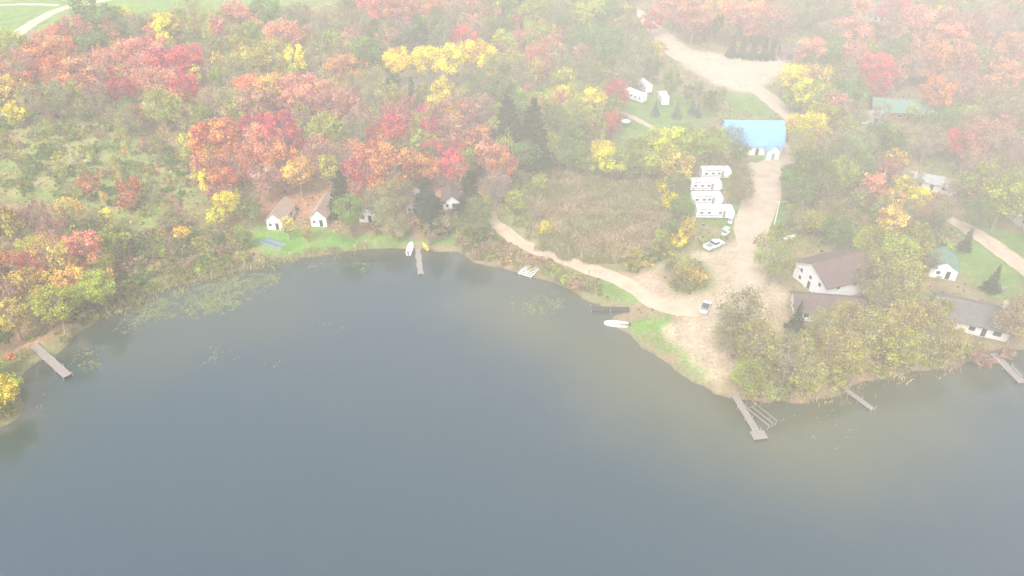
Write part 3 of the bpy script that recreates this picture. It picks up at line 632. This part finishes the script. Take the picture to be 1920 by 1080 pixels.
barn=house('barn','white barn with light blue gambrel metal roof',0,0,math.radians(-1),16.5,9.5,3.8,5.0,M_white,M_blue,.5,
  wins=[('f',-5,.8,1.2,.8),('f',-2,.8,1.2,.8),('l',0,1,5,1.2),('r',0,1,5,1.2)],doors=[('f',1,1.0,.1,2.1)],gambrel=True,cat='barn',xy=(bx,by+4.7))
MB().ext([(3.2,0),(3.2,2.6),(5.0,4.4),(6.8,2.6),(6.8,0)],-7.6,-4.77,axis='y').obj('porch_wall',M_white,barn)
MB().ext([(2.8,2.3),(5.0,4.45),(7.2,2.3),(7.2,2.48),(5.0,4.65),(2.8,2.48)],-8.0,-4.2,axis='y').obj('porch_roof',M_blue,barn)
MB().box(4.6,5.4,-7.66,-7.62,.1,2.0).obj('door',M_stripe,barn)
h1=house('white_house','large two storey white house with dark brown roof',1556,532,math.radians(20),12,10.5,4.2,2.6,M_white,M_brnroof,.7,
  wins=[('l',-3,.8,2.7,.9),('l',0,.8,2.7,.9),('l',3,.8,2.7,.9),('l',3,.8,.8,.9),('f',-3,.9,2.7,1),('f',1.5,.9,2.7,1)],doors=[('l',0,.9,.1,2)])
h2=house('white_house','lower white house wing with brown roof',1550,588,math.radians(-8),14,6.5,2.6,1.7,M_white,M_brnroof,.7,
  wins=[('f',-5,1.1,1,.9),('f',-1,1.1,.9,1),('f',5,1.1,1,.9),('l',0,1,1,.9)],doors=[('f',2.2,.95,.1,2)])
h3=house('lake_house','low cream house with grey roof and white chimney',1816,604,math.radians(-24),14,8.5,2.7,2.0,M_cream,M_dkroof,.7,
  wins=[('f',-4,1.2,1,1),('f',0,1.2,.9,1),('f',4.5,1.5,.9,1.1),('r',0,1.2,1,1)],doors=[('f',2.2,.95,.1,2)],chimney=(5.2,1.2))
house('shed','white shed with pale green metal roof beside the lawn',1762,508,math.radians(70),6.5,5.5,2.6,1.8,M_white,M_grnroof,.4,wins=[('l',1,.8,1,.8)],doors=[('l',-1,.9,.1,2)],cat='shed')
house('garage','long low cream outbuilding with pale roof among trees',1745,352,math.radians(-28),12,5,2.4,1.2,M_cream,M_grey,.4,wins=[('f',-3,1.2,1,1),('f',3,1.2,1,1)],doors=[('f',0,1,.1,2)],cat='garage')
house('lodge','long building with green metal roof and red walls',1680,216,math.radians(-14),16,9,2.8,2.4,M_red,M_grnroof,.6,wins=[('f',-5,1.4,1,1),('f',0,1.4,1,1),('f',5,1.4,1,1)],doors=[('f',2.5,1,.1,2)])
house('shed','tan roofed shed next to the green roofed lodge',1632,228,math.radians(-14),7,5,2.4,1.2,M_cream,M_grey,.4,wins=[('f',-2,1,1,1)],doors=[('f',1,1,.1,2)],cat='shed')
house('garage','brown garage with low roof beside the gravel junction',1490,108,math.radians(-4),12,7,3,1.6,M_red,M_brnroof,.4,doors=[('f',-3,2.8,.1,2.3),('f',2.5,2.8,.1,2.3)],cat='garage')
house('house','distant dark roofed house among salmon trees',1642,36,math.radians(10),11,8,3,2.6,M_cream,M_dkroof,.5,wins=[('f',-3,1.2,1,1),('f',3,1.2,1,1)],doors=[('f',0,1,.1,2)])
house('shed','small white shed in the woods',1150,128,math.radians(20),6,4,2.3,1.2,M_cream,M_grey,.3,wins=[('f',-1,1,1,1)],doors=[('f',1,1,.1,2)],cat='shed')
house('house','pale brown roofed house at the edge of the lawn',1935,418,math.radians(5),9,7,2.7,2,M_cream,M_brnroof,.5,wins=[('f',-2,1.2,1,1)],doors=[('f',1,1,.1,2)])
# ------------------------------------------------------------ camper trailers
def wheelset(r,xs_,yh,rad,wd=.25):
    for wx in xs_:
        for sgn in (-1,1):
            t=MB().cyl((0,-wd/2,0),(0,wd/2,0),rad,n=16).obj('wheel',M_tyre,r,loc=(wx,sgn*yh,rad))
            MB().cyl((0,sgn*(wd/2)-.01,0),(0,sgn*(wd/2)+.02,0),rad*.55,n=12).obj('rim',M_metal,t)
def trailer(px,py,rz,label,L=9.2,fifth=False,group='camper trailers parked in a row'):
    x,y=G(px,py,LZ); r=top('camper_trailer',label,'camper trailer',(x,y,LZ),rz,group=group)
    hL=L/2; w_=1.25
    if fifth: pr=[(-hL,.6),(-hL,3.2),(hL-.3,3.4),(hL,2.9),(hL,1.7),(hL-2.2,1.6),(hL-2.3,.6)]
    else: pr=[(-hL,.5),(-hL+.05,2.9),(-hL+.3,3.1),(hL-.9,3.1),(hL-.3,2.8),(hL,2.0),(hL-.1,.9),(hL-.6,.5)]
    MB().ext(pr,-w_,w_,axis='y').obj('body',M_wpaint,r,bevel=.05)
    MB().box(-hL+.2,hL-2.6,-w_-.012,-w_+.02,1.05,1.25).box(-hL+.2,hL-2.6,w_-.02,w_+.012,1.05,1.25).obj('stripe',M_stripe,r)
    for wx in (-hL+1.3,-hL+3.2,hL-3.6):
        for sg in (-1,1): MB().box(wx-.4,wx+.4,sg*w_-.025,sg*w_+.025,1.6,2.15).obj('window',M_glass,r)
    MB().box(hL-2.95,hL-2.3,-w_-.03,-w_+.02,.65,2.5).obj('door',M_stripe,r)
    MB().box(-.5,.5,-.4,.4,3.1,3.42).obj('air_conditioner',M_cream,r,bevel=.05)
    MB().box(-hL+1.2,-hL+1.7,-.3,.3,3.1,3.22).box(hL-2.2,hL-1.7,-.3,.3,3.1,3.22).obj('roof_vent',M_grey,r)
    MB().cyl((-hL+1,-w_-.12,2.85),(hL-3,-w_-.12,2.85),.1,n=8).obj('awning',M_stripe,r)
    wheelset(r,(-.5,.45),w_-.1,.36)
    if not fifth: MB().cyl((hL-.5,-.6,.55),(hL+1.2,0,.5),.06,n=6).cyl((hL-.5,.6,.55),(hL+1.2,0,.5),.06,n=6).cyl((hL+1,0,0),(hL+1,0,.6),.05,n=6).obj('hitch',M_metal,r)
    return r
trailer(1340,333,.05,'white camper trailer parked under trees',8.5)
trailer(1321,356,.0,'white camper trailer with roof vents in the row',8.5)
trailer(1323,382,.03,'white camper trailer beside the gravel lot',8.2)
trailer(1338,407,-.03,'long white camper trailer beside a golf cart',9.6)
trailer(1190,188,2.3,'white fifth wheel camper under trees on the lawn',8.5,True,'campers on the upper lawn')
trailer(1207,170,1.9,'white camper parked under trees by the lawn',7.5,True,'campers on the upper lawn')
trailer(1243,192,1.6,'white camper parked beside a spruce',7,False,'campers on the upper lawn')
trailer(1735,226,.1,'white camper trailer beside the green roofed lodge',6,False,'campers on the upper lawn')
# ------------------------------------------------------------ vehicles
def car(px,py,rz,label,paint,roofm=None):
    x,y=G(px,py,LZ); r=top('parked_car',label,'car',(x,y,LZ+.03),rz)
    w_=.92
    MB().loft([[(-2.3,-w_*.9,.35),(-2.3,w_*.9,.35),(-2.35,w_*.85,.85),(-2.35,-w_*.85,.85)],[(-1.9,-w_,.25),(-1.9,w_,.25),(-1.95,w_*.95,1.02),(-1.95,-w_*.95,1.02)],
      [(.9,-w_,.25),(.9,w_,.25),(.9,w_*.95,.98),(.9,-w_*.95,.98)],[(2.0,-w_*.97,.28),(2.0,w_*.97,.28),(2.0,w_*.9,.8),(2.0,-w_*.9,.8)],[(2.3,-w_*.8,.4),(2.3,w_*.8,.4),(2.3,w_*.75,.62),(2.3,-w_*.75,.62)]]).obj('body',paint,r,bevel=.05)
    MB().loft([[(-2.0,-.82,1.0),(-2.0,.82,1.0),(-1.6,.68,1.42),(-1.6,-.68,1.42)],[(.95,-.82,.97),(.95,.82,.97),(.2,.68,1.43),(.2,-.68,1.43)]]).obj('window',M_glass,r,bevel=.03)
    MB().box(-1.55,.15,-.67,.67,1.43,1.49).obj('roof',roofm or paint,r,bevel=.02)
    for sg in (-1,1):
        MB().box(2.2,2.32,sg*.6-.16,sg*.6+.16,.52,.66).obj('headlight',M_wpaint,r); MB().box(-2.38,-2.3,sg*.65-.14,sg*.65+.14,.62,.8).obj('tail_light',M_redp,r)
    wheelset(r,(-1.4,1.4),.86,.33,.22); return r
car(1322,580,math.radians(65),'silver car with dark roof parked on the gravel lane',M_silver,M_black)
def pickup(px,py,rz,label):
    x,y=G(px,py,LZ); r=top('pickup_truck',label,'pickup truck',(x,y,LZ+.03),rz); w_=.98
    MB().ext([(-2.75,.5),(-2.8,1.15),(1.1,1.15),(2.5,1.08),(2.75,.95),(2.8,.45)],-w_,w_,axis='y').obj('body',M_wpaint,r,bevel=.05)
    MB().loft([[(-.6,-.9,1.14),(-.6,.9,1.14),(-.45,.76,1.75),(-.45,-.76,1.75)],[(1.25,-.9,1.14),(1.25,.9,1.14),(.65,.76,1.75),(.65,-.76,1.75)]]).obj('window',M_glass,r,bevel=.03)
    MB().box(-.45,.65,-.76,.76,1.755,1.84).obj('roof',M_wpaint,r,bevel=.03)
    MB().box(-2.65,-.75,-.8,.8,1.152,1.17).obj('cargo_bed',M_stripe,r)
    MB().box(-2.75,-.7,-.97,-.86,1.16,1.32).box(-2.75,-.7,.86,.97,1.16,1.32).box(-2.8,-2.7,-.85,.85,1.16,1.32).obj('bed_side',M_wpaint,r)
    for sg in (-1,1): MB().box(2.74,2.84,sg*.7-.17,sg*.7+.17,.72,.92).obj('headlight',M_glass,r)
    wheelset(r,(-1.75,1.75),.9,.4,.26); return r
pickup(1338,464,math.radians(35),'white pickup truck parked on grass by the gravel lot')
def cart(px,py,rz,label):
    x,y=G(px,py,LZ); r=top('golf_cart',label,'golf cart',(x,y,LZ),rz)
    MB().ext([(-1.2,.3),(-1.25,.8),(-.3,.85),(-.2,.45),(.5,.45),(.75,.85),(1.2,.7),(1.25,.3)],-.55,.55,axis='y').obj('body',M_wpaint,r,bevel=.04)
    MB().box(-.75,-.15,-.5,.5,.86,1.0).box(-.9,-.75,-.5,.5,.9,1.35).obj('seat',M_stripe,r)
    MB().box(-1.1,.75,-.6,.6,1.85,1.92).obj('roof',M_wpaint,r,bevel=.02)
    for a in (-1.0,.65):
        for sg in (-1,1): MB().cyl((a,sg*.52,.8),(a,sg*.52,1.85),.025,n=6).obj('post',M_metal,r)
    wheelset(r,(-.85,.85),.5,.24,.16); return r
cart(1360,440,.9,'small white golf cart beside the pickup'); cart(1369,417,1.2,'small white golf cart near the camper trailers')
# ------------------------------------------------------------ docks, boats
def dock(name,p0,p1,wd,label,m=M_wood,z=.45,tpad=None):
    a=G(*p0,z);b=G(*p1,z); L=math.hypot(b[0]-a[0],b[1]-a[1]); rz=math.atan2(b[1]-a[1],b[0]-a[0])
    r=top(name,label,'dock',(a[0],a[1],0),rz)
    mb=MB(); n=int(L/.5)
    for i in range(n): mb.box(i*L/n,(i+1)*L/n-.05,-wd/2,wd/2,z,z+.05)
    if tpad:
        n2=int(tpad[0]/.5)
        for i in range(n2): mb.box(L+.02+i*.5,L+.47+i*.5,-tpad[1]/2,tpad[1]/2,z,z+.05)
    mb.obj('deck',m,r)
    MB().box(0,L,-wd/2+.1,-wd/2+.2,z-.2,z-.01).box(0,L,wd/2-.2,wd/2-.1,z-.2,z-.01).obj('frame',M_dkwood,r)
    k=max(2,int(L/3))
    for i in range(k+1):
        for sg in (-1,1): MB().cyl((i*L/k,sg*(wd/2+.07),-1.6),(i*L/k,sg*(wd/2+.07),z+.55),.06,n=8).obj('post',M_metal,r)
    return r,L
M_dock=mat('pale_dock_wood',(0.30,0.26,0.23),0.85,5,0.3,wave=('X',9,0.45))
dock('wooden_dock',(64,648),(127,705),1.6,'weathered wooden dock reaching out from the bank',M_dock,z=.6)
dock('wooden_dock',(783,466),(789,514),1.2,'narrow weathered dock in front of the cabins',M_dock)
dock('wooden_dock',(1180,580),(1108,579),1.6,'dark low dock beside the grassy landing',M_dkwood,.4)
r,L=dock('wooden_dock',(1377,740),(1418,808),1.3,'weathered dock with square platform at its end',M_dock,tpad=(2.2,2.6))
dock('wooden_dock',(1588,732),(1637,768),1.1,'narrow low dock under shoreline trees',M_dock)
r2,L2=dock('wooden_dock',(1862,662),(1918,718),1.7,'dock with bench rail under trees',M_dock)
MB().box(4,4.1,.85,.95,.5,1.3).box(8,8.1,.85,.95,.5,1.3).box(4,8.1,.85,.95,1.3,1.38).box(4.5,7.5,.4,.8,.9,.96).obj('bench',M_wood,r2)
x,y=G(1425,785,0); r=top('boat_lift','metal boat lift frame standing beside the dock','boat lift',(x,y,0),math.radians(-58))
mb=MB()
for xx in (-2.6,2.6):
    for yy in (-1.0,1.0): mb.cyl((xx,yy,-1.5),(xx,yy,1.4),.07,n=8)
    mb.cyl((xx,-1.0,.5),(xx,1.0,.5),.06,n=8)
mb.cyl((-2.6,-1.0,1.2),(2.6,-1.0,1.2),.06,n=8).cyl((-2.6,1.0,1.2),(2.6,1.0,1.2),.06,n=8).obj('frame',M_wood,r)
MB().box(-2.4,2.4,-.6,-.45,.52,.62).box(-2.4,2.4,.45,.6,.52,.62).obj('bunk',M_wood,r)
x,y=G(995,511,0); r=top('dock_sections','pale metal dock frame lying in the reeds','dock frame',(x,y,.9),math.radians(60))
mb=MB()
for i in range(9): mb.box(-3+i*.73,-2.85+i*.73,-1.6,1.6,.1,.2)
for yy in (-1.65,-.05,1.55): mb.box(-3.05,3.05,yy,yy+.1,.0,.12)
mb.obj('frame',M_wpaint,r)
mb=MB()
for xx in (-2.8,2.8):
    for yy in (-1.5,1.5): mb.cyl((xx,yy,-1.9),(xx,yy,.3),.05,n=6)
mb.obj('post',M_metal,r)
for i,(a,b) in enumerate([((488,452),(530,468)),((498,450),(537,463))]):
    p=G(*a,LZ);q=G(*b,LZ); L=math.hypot(q[0]-p[0],q[1]-p[1])
    r=top('stored_boat','dark blue-grey jon boat lying upturned on the lawn','boat',(p[0],p[1]+i*.6,LZ),math.atan2(q[1]-p[1],q[0]-p[0]),group='boats stored on the lawn')
    MB().loft([[(0,-.6,0),(0,.6,0),(0,.45,.4),(0,-.45,.4)],[(L*.6,-.65,0),(L*.6,.65,0),(L*.6,.45,.45),(L*.6,-.45,.45)],[(L*.97,-.3,0),(L*.97,.3,0),(L*.9,.25,.35),(L*.9,-.25,.35)]]).obj('hull',M_bluep,r,bevel=.03)
    MB().box(.3,L*.85,-.05,.05,.455,.5).obj('keel',M_dkwood,r)
def boat(px,py,rz,L,W,label,hullm,inm,name='rowing_boat',seats=3,z=0):
    x,y=G(px,py,z); r=top(name,label,'boat',(x,y,z),rz)
    secs=[]
    for t,wf,kz in [(0,.8,.05),(.15,.95,0),(.5,1,0),(.75,.82,.03),(.9,.5,.12),(1,.06,.3)]:
        X0=-L/2+t*L; w_=W/2*wf; tz=.55+.18*t*t
        secs.append([(X0,-w_*.7,-.12+kz),(X0,w_*.7,-.12+kz),(X0,w_,tz),(X0,w_*.86,tz),(X0,w_*.62,.08+kz),(X0,-w_*.62,.08+kz),(X0,-w_*.86,tz),(X0,-w_,tz)])
    MB().loft(secs).obj('hull',hullm,r)
    for i in range(seats): 
        xx=-L/2+L*(.15+.25*i); MB().box(xx,xx+.32,-W*.42,W*.42,.4,.45).obj('seat',inm,r)
    if name=='motor_boat':
        MB().box(-L/2-.35,-L/2-.02,-.17,.17,.3,.95).cyl((-L/2-.2,0,-.5),(-L/2-.2,0,.3),.06).obj('outboard_motor',M_black,r,bevel=.02)
    return r
boat(769,468,math.radians(88),5.2,1.6,'white boat with red seats beached beside the dock',M_wpaint,M_redp,'motor_boat',z=.35)
boat(797,464,math.radians(120),3.2,.8,'yellow kayak pulled up on the shore grass',M_yel,M_stripe,'kayak',1,.45)
boat(1155,610,math.radians(172),5,1.7,'white aluminium boat moored at the grassy landing',M_wpaint,M_grey,'motor_boat')
# ------------------------------------------------------------ small things
x,y=G(1479,450,LZ); r=top('propane_tank','white horizontal propane tank on grass near trees','tank',(x,y,LZ),.4)
MB().cyl((-1.3,0,.75),(1.3,0,.75),.5,n=20).cyl((1.3,0,.75),(1.5,0,.75),.5,.25,n=20).cyl((-1.3,0,.75),(-1.5,0,.75),.5,.25,n=20).obj('tank_body',M_wpaint,r)
MB().box(-.9,-.7,-.3,.3,0,.35).box(.7,.9,-.3,.3,0,.35).obj('leg',M_metal,r)
MB().cyl((0,0,1.2),(0,0,1.4),.14).obj('valve_cap',M_metal,r)
x,y=G(1452,420,LZ); r=top('street_lamp','tall pale yard lamp post beside the lane','lamp',(x,y,LZ),-.4)
MB().cyl((0,0,0),(0,0,6.5),.11,.08).obj('post',M_wpaint,r); MB().cyl((0,0,6.4),(1.2,0,6.7),.05).obj('arm',M_metal,r); MB().box(1.1,1.7,-.15,.15,6.6,6.75).obj('lamp_head',M_grey,r)
x,y=G(1624,388,LZ); r=top('bare_tree','leaning pale pinkish bare tree trunk among yellow trees','tree',(x,y,LZ-.1),0)
MB().cyl((0,0,0),(1.0,0,4.5),.3,.25,8).cyl((1.0,0,4.5),(2.2,.1,9.6),.25,.12,8).obj('trunk',M_pinkbark,r)
MB().cyl((1.3,0,5.8),(.5,.3,8.2),.09,.04,6).cyl((1.7,0,7.6),(2.9,-.2,9.4),.08,.03,6).cyl((2.2,.1,9.6),(2.4,.2,11.4),.12,.03,6).obj('branch',M_pinkbark,r)
for a,b in((1295,212),(1492,430),(1222,222)):
    x,y=G(a,b,LZ); r=top('utility_pole','thin wooden utility pole with crossarm','pole',(x,y,LZ),.5,group='utility poles')
    MB().cyl((0,0,0),(0,0,8),.13,.09).obj('post',M_wood,r); MB().box(-.9,.9,-.06,.06,7.3,7.45).obj('crossarm',M_wood,r)
x,y=G(1172,238,LZ); r=top('patio_umbrella','white patio umbrella over a picnic table','umbrella',(x,y,LZ),0)
MB().cyl((0,0,0),(0,0,2.4),.04).obj('pole',M_metal,r); MB().cyl((0,0,2.0),(0,0,2.5),1.6,.06,n=8).obj('canopy',M_wpaint,r)
for a,b in((1322,432),(1165,262),(1880,545),(1215,258)):
    x,y=G(a,b,LZ); r=top('picnic_table','weathered wooden picnic table on the grass','table',(x,y,LZ),random.random()*3,group='picnic tables')
    MB().box(-.9,.9,-.4,.4,.72,.77).obj('table_top',M_wood,r)
    for sg in (-1,1):
        MB().box(-.9,.9,sg*.75-.13,sg*.75+.13,.42,.47).obj('bench',M_wood,r)
        MB().box(sg*.65-.04,sg*.65+.04,-.85,.85,.34,.415).box(sg*.65-.04,sg*.65+.04,-.5,-.4,0,.34).box(sg*.65-.04,sg*.65+.04,.4,.5,0,.34).box(sg*.65-.04,sg*.65+.04,-.05,.05,.42,.715).obj('leg',M_wood,r)
# ------------------------------------------------------------ mist: one volume whose density thickens over the lake point
me=bpy.data.meshes.new('mist'); mb=MB().box(-480,480,-90,760,-6,125)
me.from_pydata(mb.v,[],mb.f); me.update()
o=addobj('mist',me); o['kind']='structure'; o['label']='thin autumn haze hanging over lake and woods'; o['category']='mist'
m=bpy.data.materials.new('mist'); m.use_nodes=True; nt=m.node_tree; nt.nodes.remove(nt.nodes['Principled BSDF'])
v=nt.nodes.new('ShaderNodeVolumeScatter'); tc=nt.nodes.new('ShaderNodeTexCoord')
vd=nt.nodes.new('ShaderNodeVectorMath'); vd.operation='DISTANCE'; vd.inputs[1].default_value=(70,145,25)
lnk(nt,tc.outputs['Object'],vd.inputs[0])
mr=nt.nodes.new('ShaderNodeMapRange'); mr.interpolation_type='SMOOTHSTEP'; mr.inputs['From Min'].default_value=20; mr.inputs['From Max'].default_value=190
mr.inputs['To Min'].default_value=.0031; mr.inputs['To Max'].default_value=.00088
lnk(nt,vd.outputs['Value'],mr.inputs['Value']); lnk(nt,mr.outputs['Result'],v.inputs['Density'])
mr2=nt.nodes.new('ShaderNodeMapRange'); mr2.interpolation_type='SMOOTHSTEP'; mr2.inputs['From Min'].default_value=20; mr2.inputs['From Max'].default_value=190; mr2.inputs['To Min'].default_value=1; mr2.inputs['To Max'].default_value=0
lnk(nt,vd.outputs['Value'],mr2.inputs['Value'])
mc=nt.nodes.new('ShaderNodeMix'); mc.data_type='RGBA'; mc.inputs['A'].default_value=(1,.955,.90,1); mc.inputs['B'].default_value=(1,.915,.75,1)
lnk(nt,mr2.outputs['Result'],mc.inputs['Factor']); lnk(nt,mc.outputs['Result'],v.inputs['Color'])
lnk(nt,v.outputs[0],nt.nodes['Material Output'].inputs['Volume']); me.materials.append(m)
# ------------------------------------------------------------ light
wd=bpy.data.worlds.new('World'); sc.world=wd; wd.use_nodes=True; nt=wd.node_tree
sky=nt.nodes.new('ShaderNodeTexSky'); sky.sky_type='NISHITA'; sky.sun_disc=False
el,az=math.radians(48),math.radians(200)
sky.sun_elevation=el; sky.sun_rotation=az; sky.air_density=1.0; sky.dust_density=4.0; sky.ozone_density=1
hs=nt.nodes.new('ShaderNodeHueSaturation'); hs.inputs['Saturation'].default_value=.34; hs.inputs['Value'].default_value=3.1
lnk(nt,sky.outputs[0],hs.inputs['Color'])
bg=nt.nodes['Background']; lnk(nt,hs.outputs[0],bg.inputs['Color']); bg.inputs['Strength'].default_value=.15
sl=bpy.data.lights.new('sun','SUN'); sl.energy=3.1; sl.angle=math.radians(12); sl.color=(1,.92,.79)
so=bpy.data.objects.new('sun',sl); COL.objects.link(so)
d=Vector((math.sin(az)*math.cos(el),math.cos(az)*math.cos(el),math.sin(el)))
so.rotation_euler=d.to_track_quat('Z','Y').to_euler()
# ------------------------------------------------------------ camera
cd=bpy.data.cameras.new('camera'); cd.sensor_width=36; cd.lens=36*F/1920; cd.clip_end=6000; cd.clip_start=.5
co=bpy.data.objects.new('camera',cd); COL.objects.link(co); co.location=(0,0,CH); co.rotation_euler=(math.pi/2-PITCH,0,0); sc.camera=co
sc.view_settings.view_transform='Standard'; sc.view_settings.look='None'; sc.view_settings.exposure=0
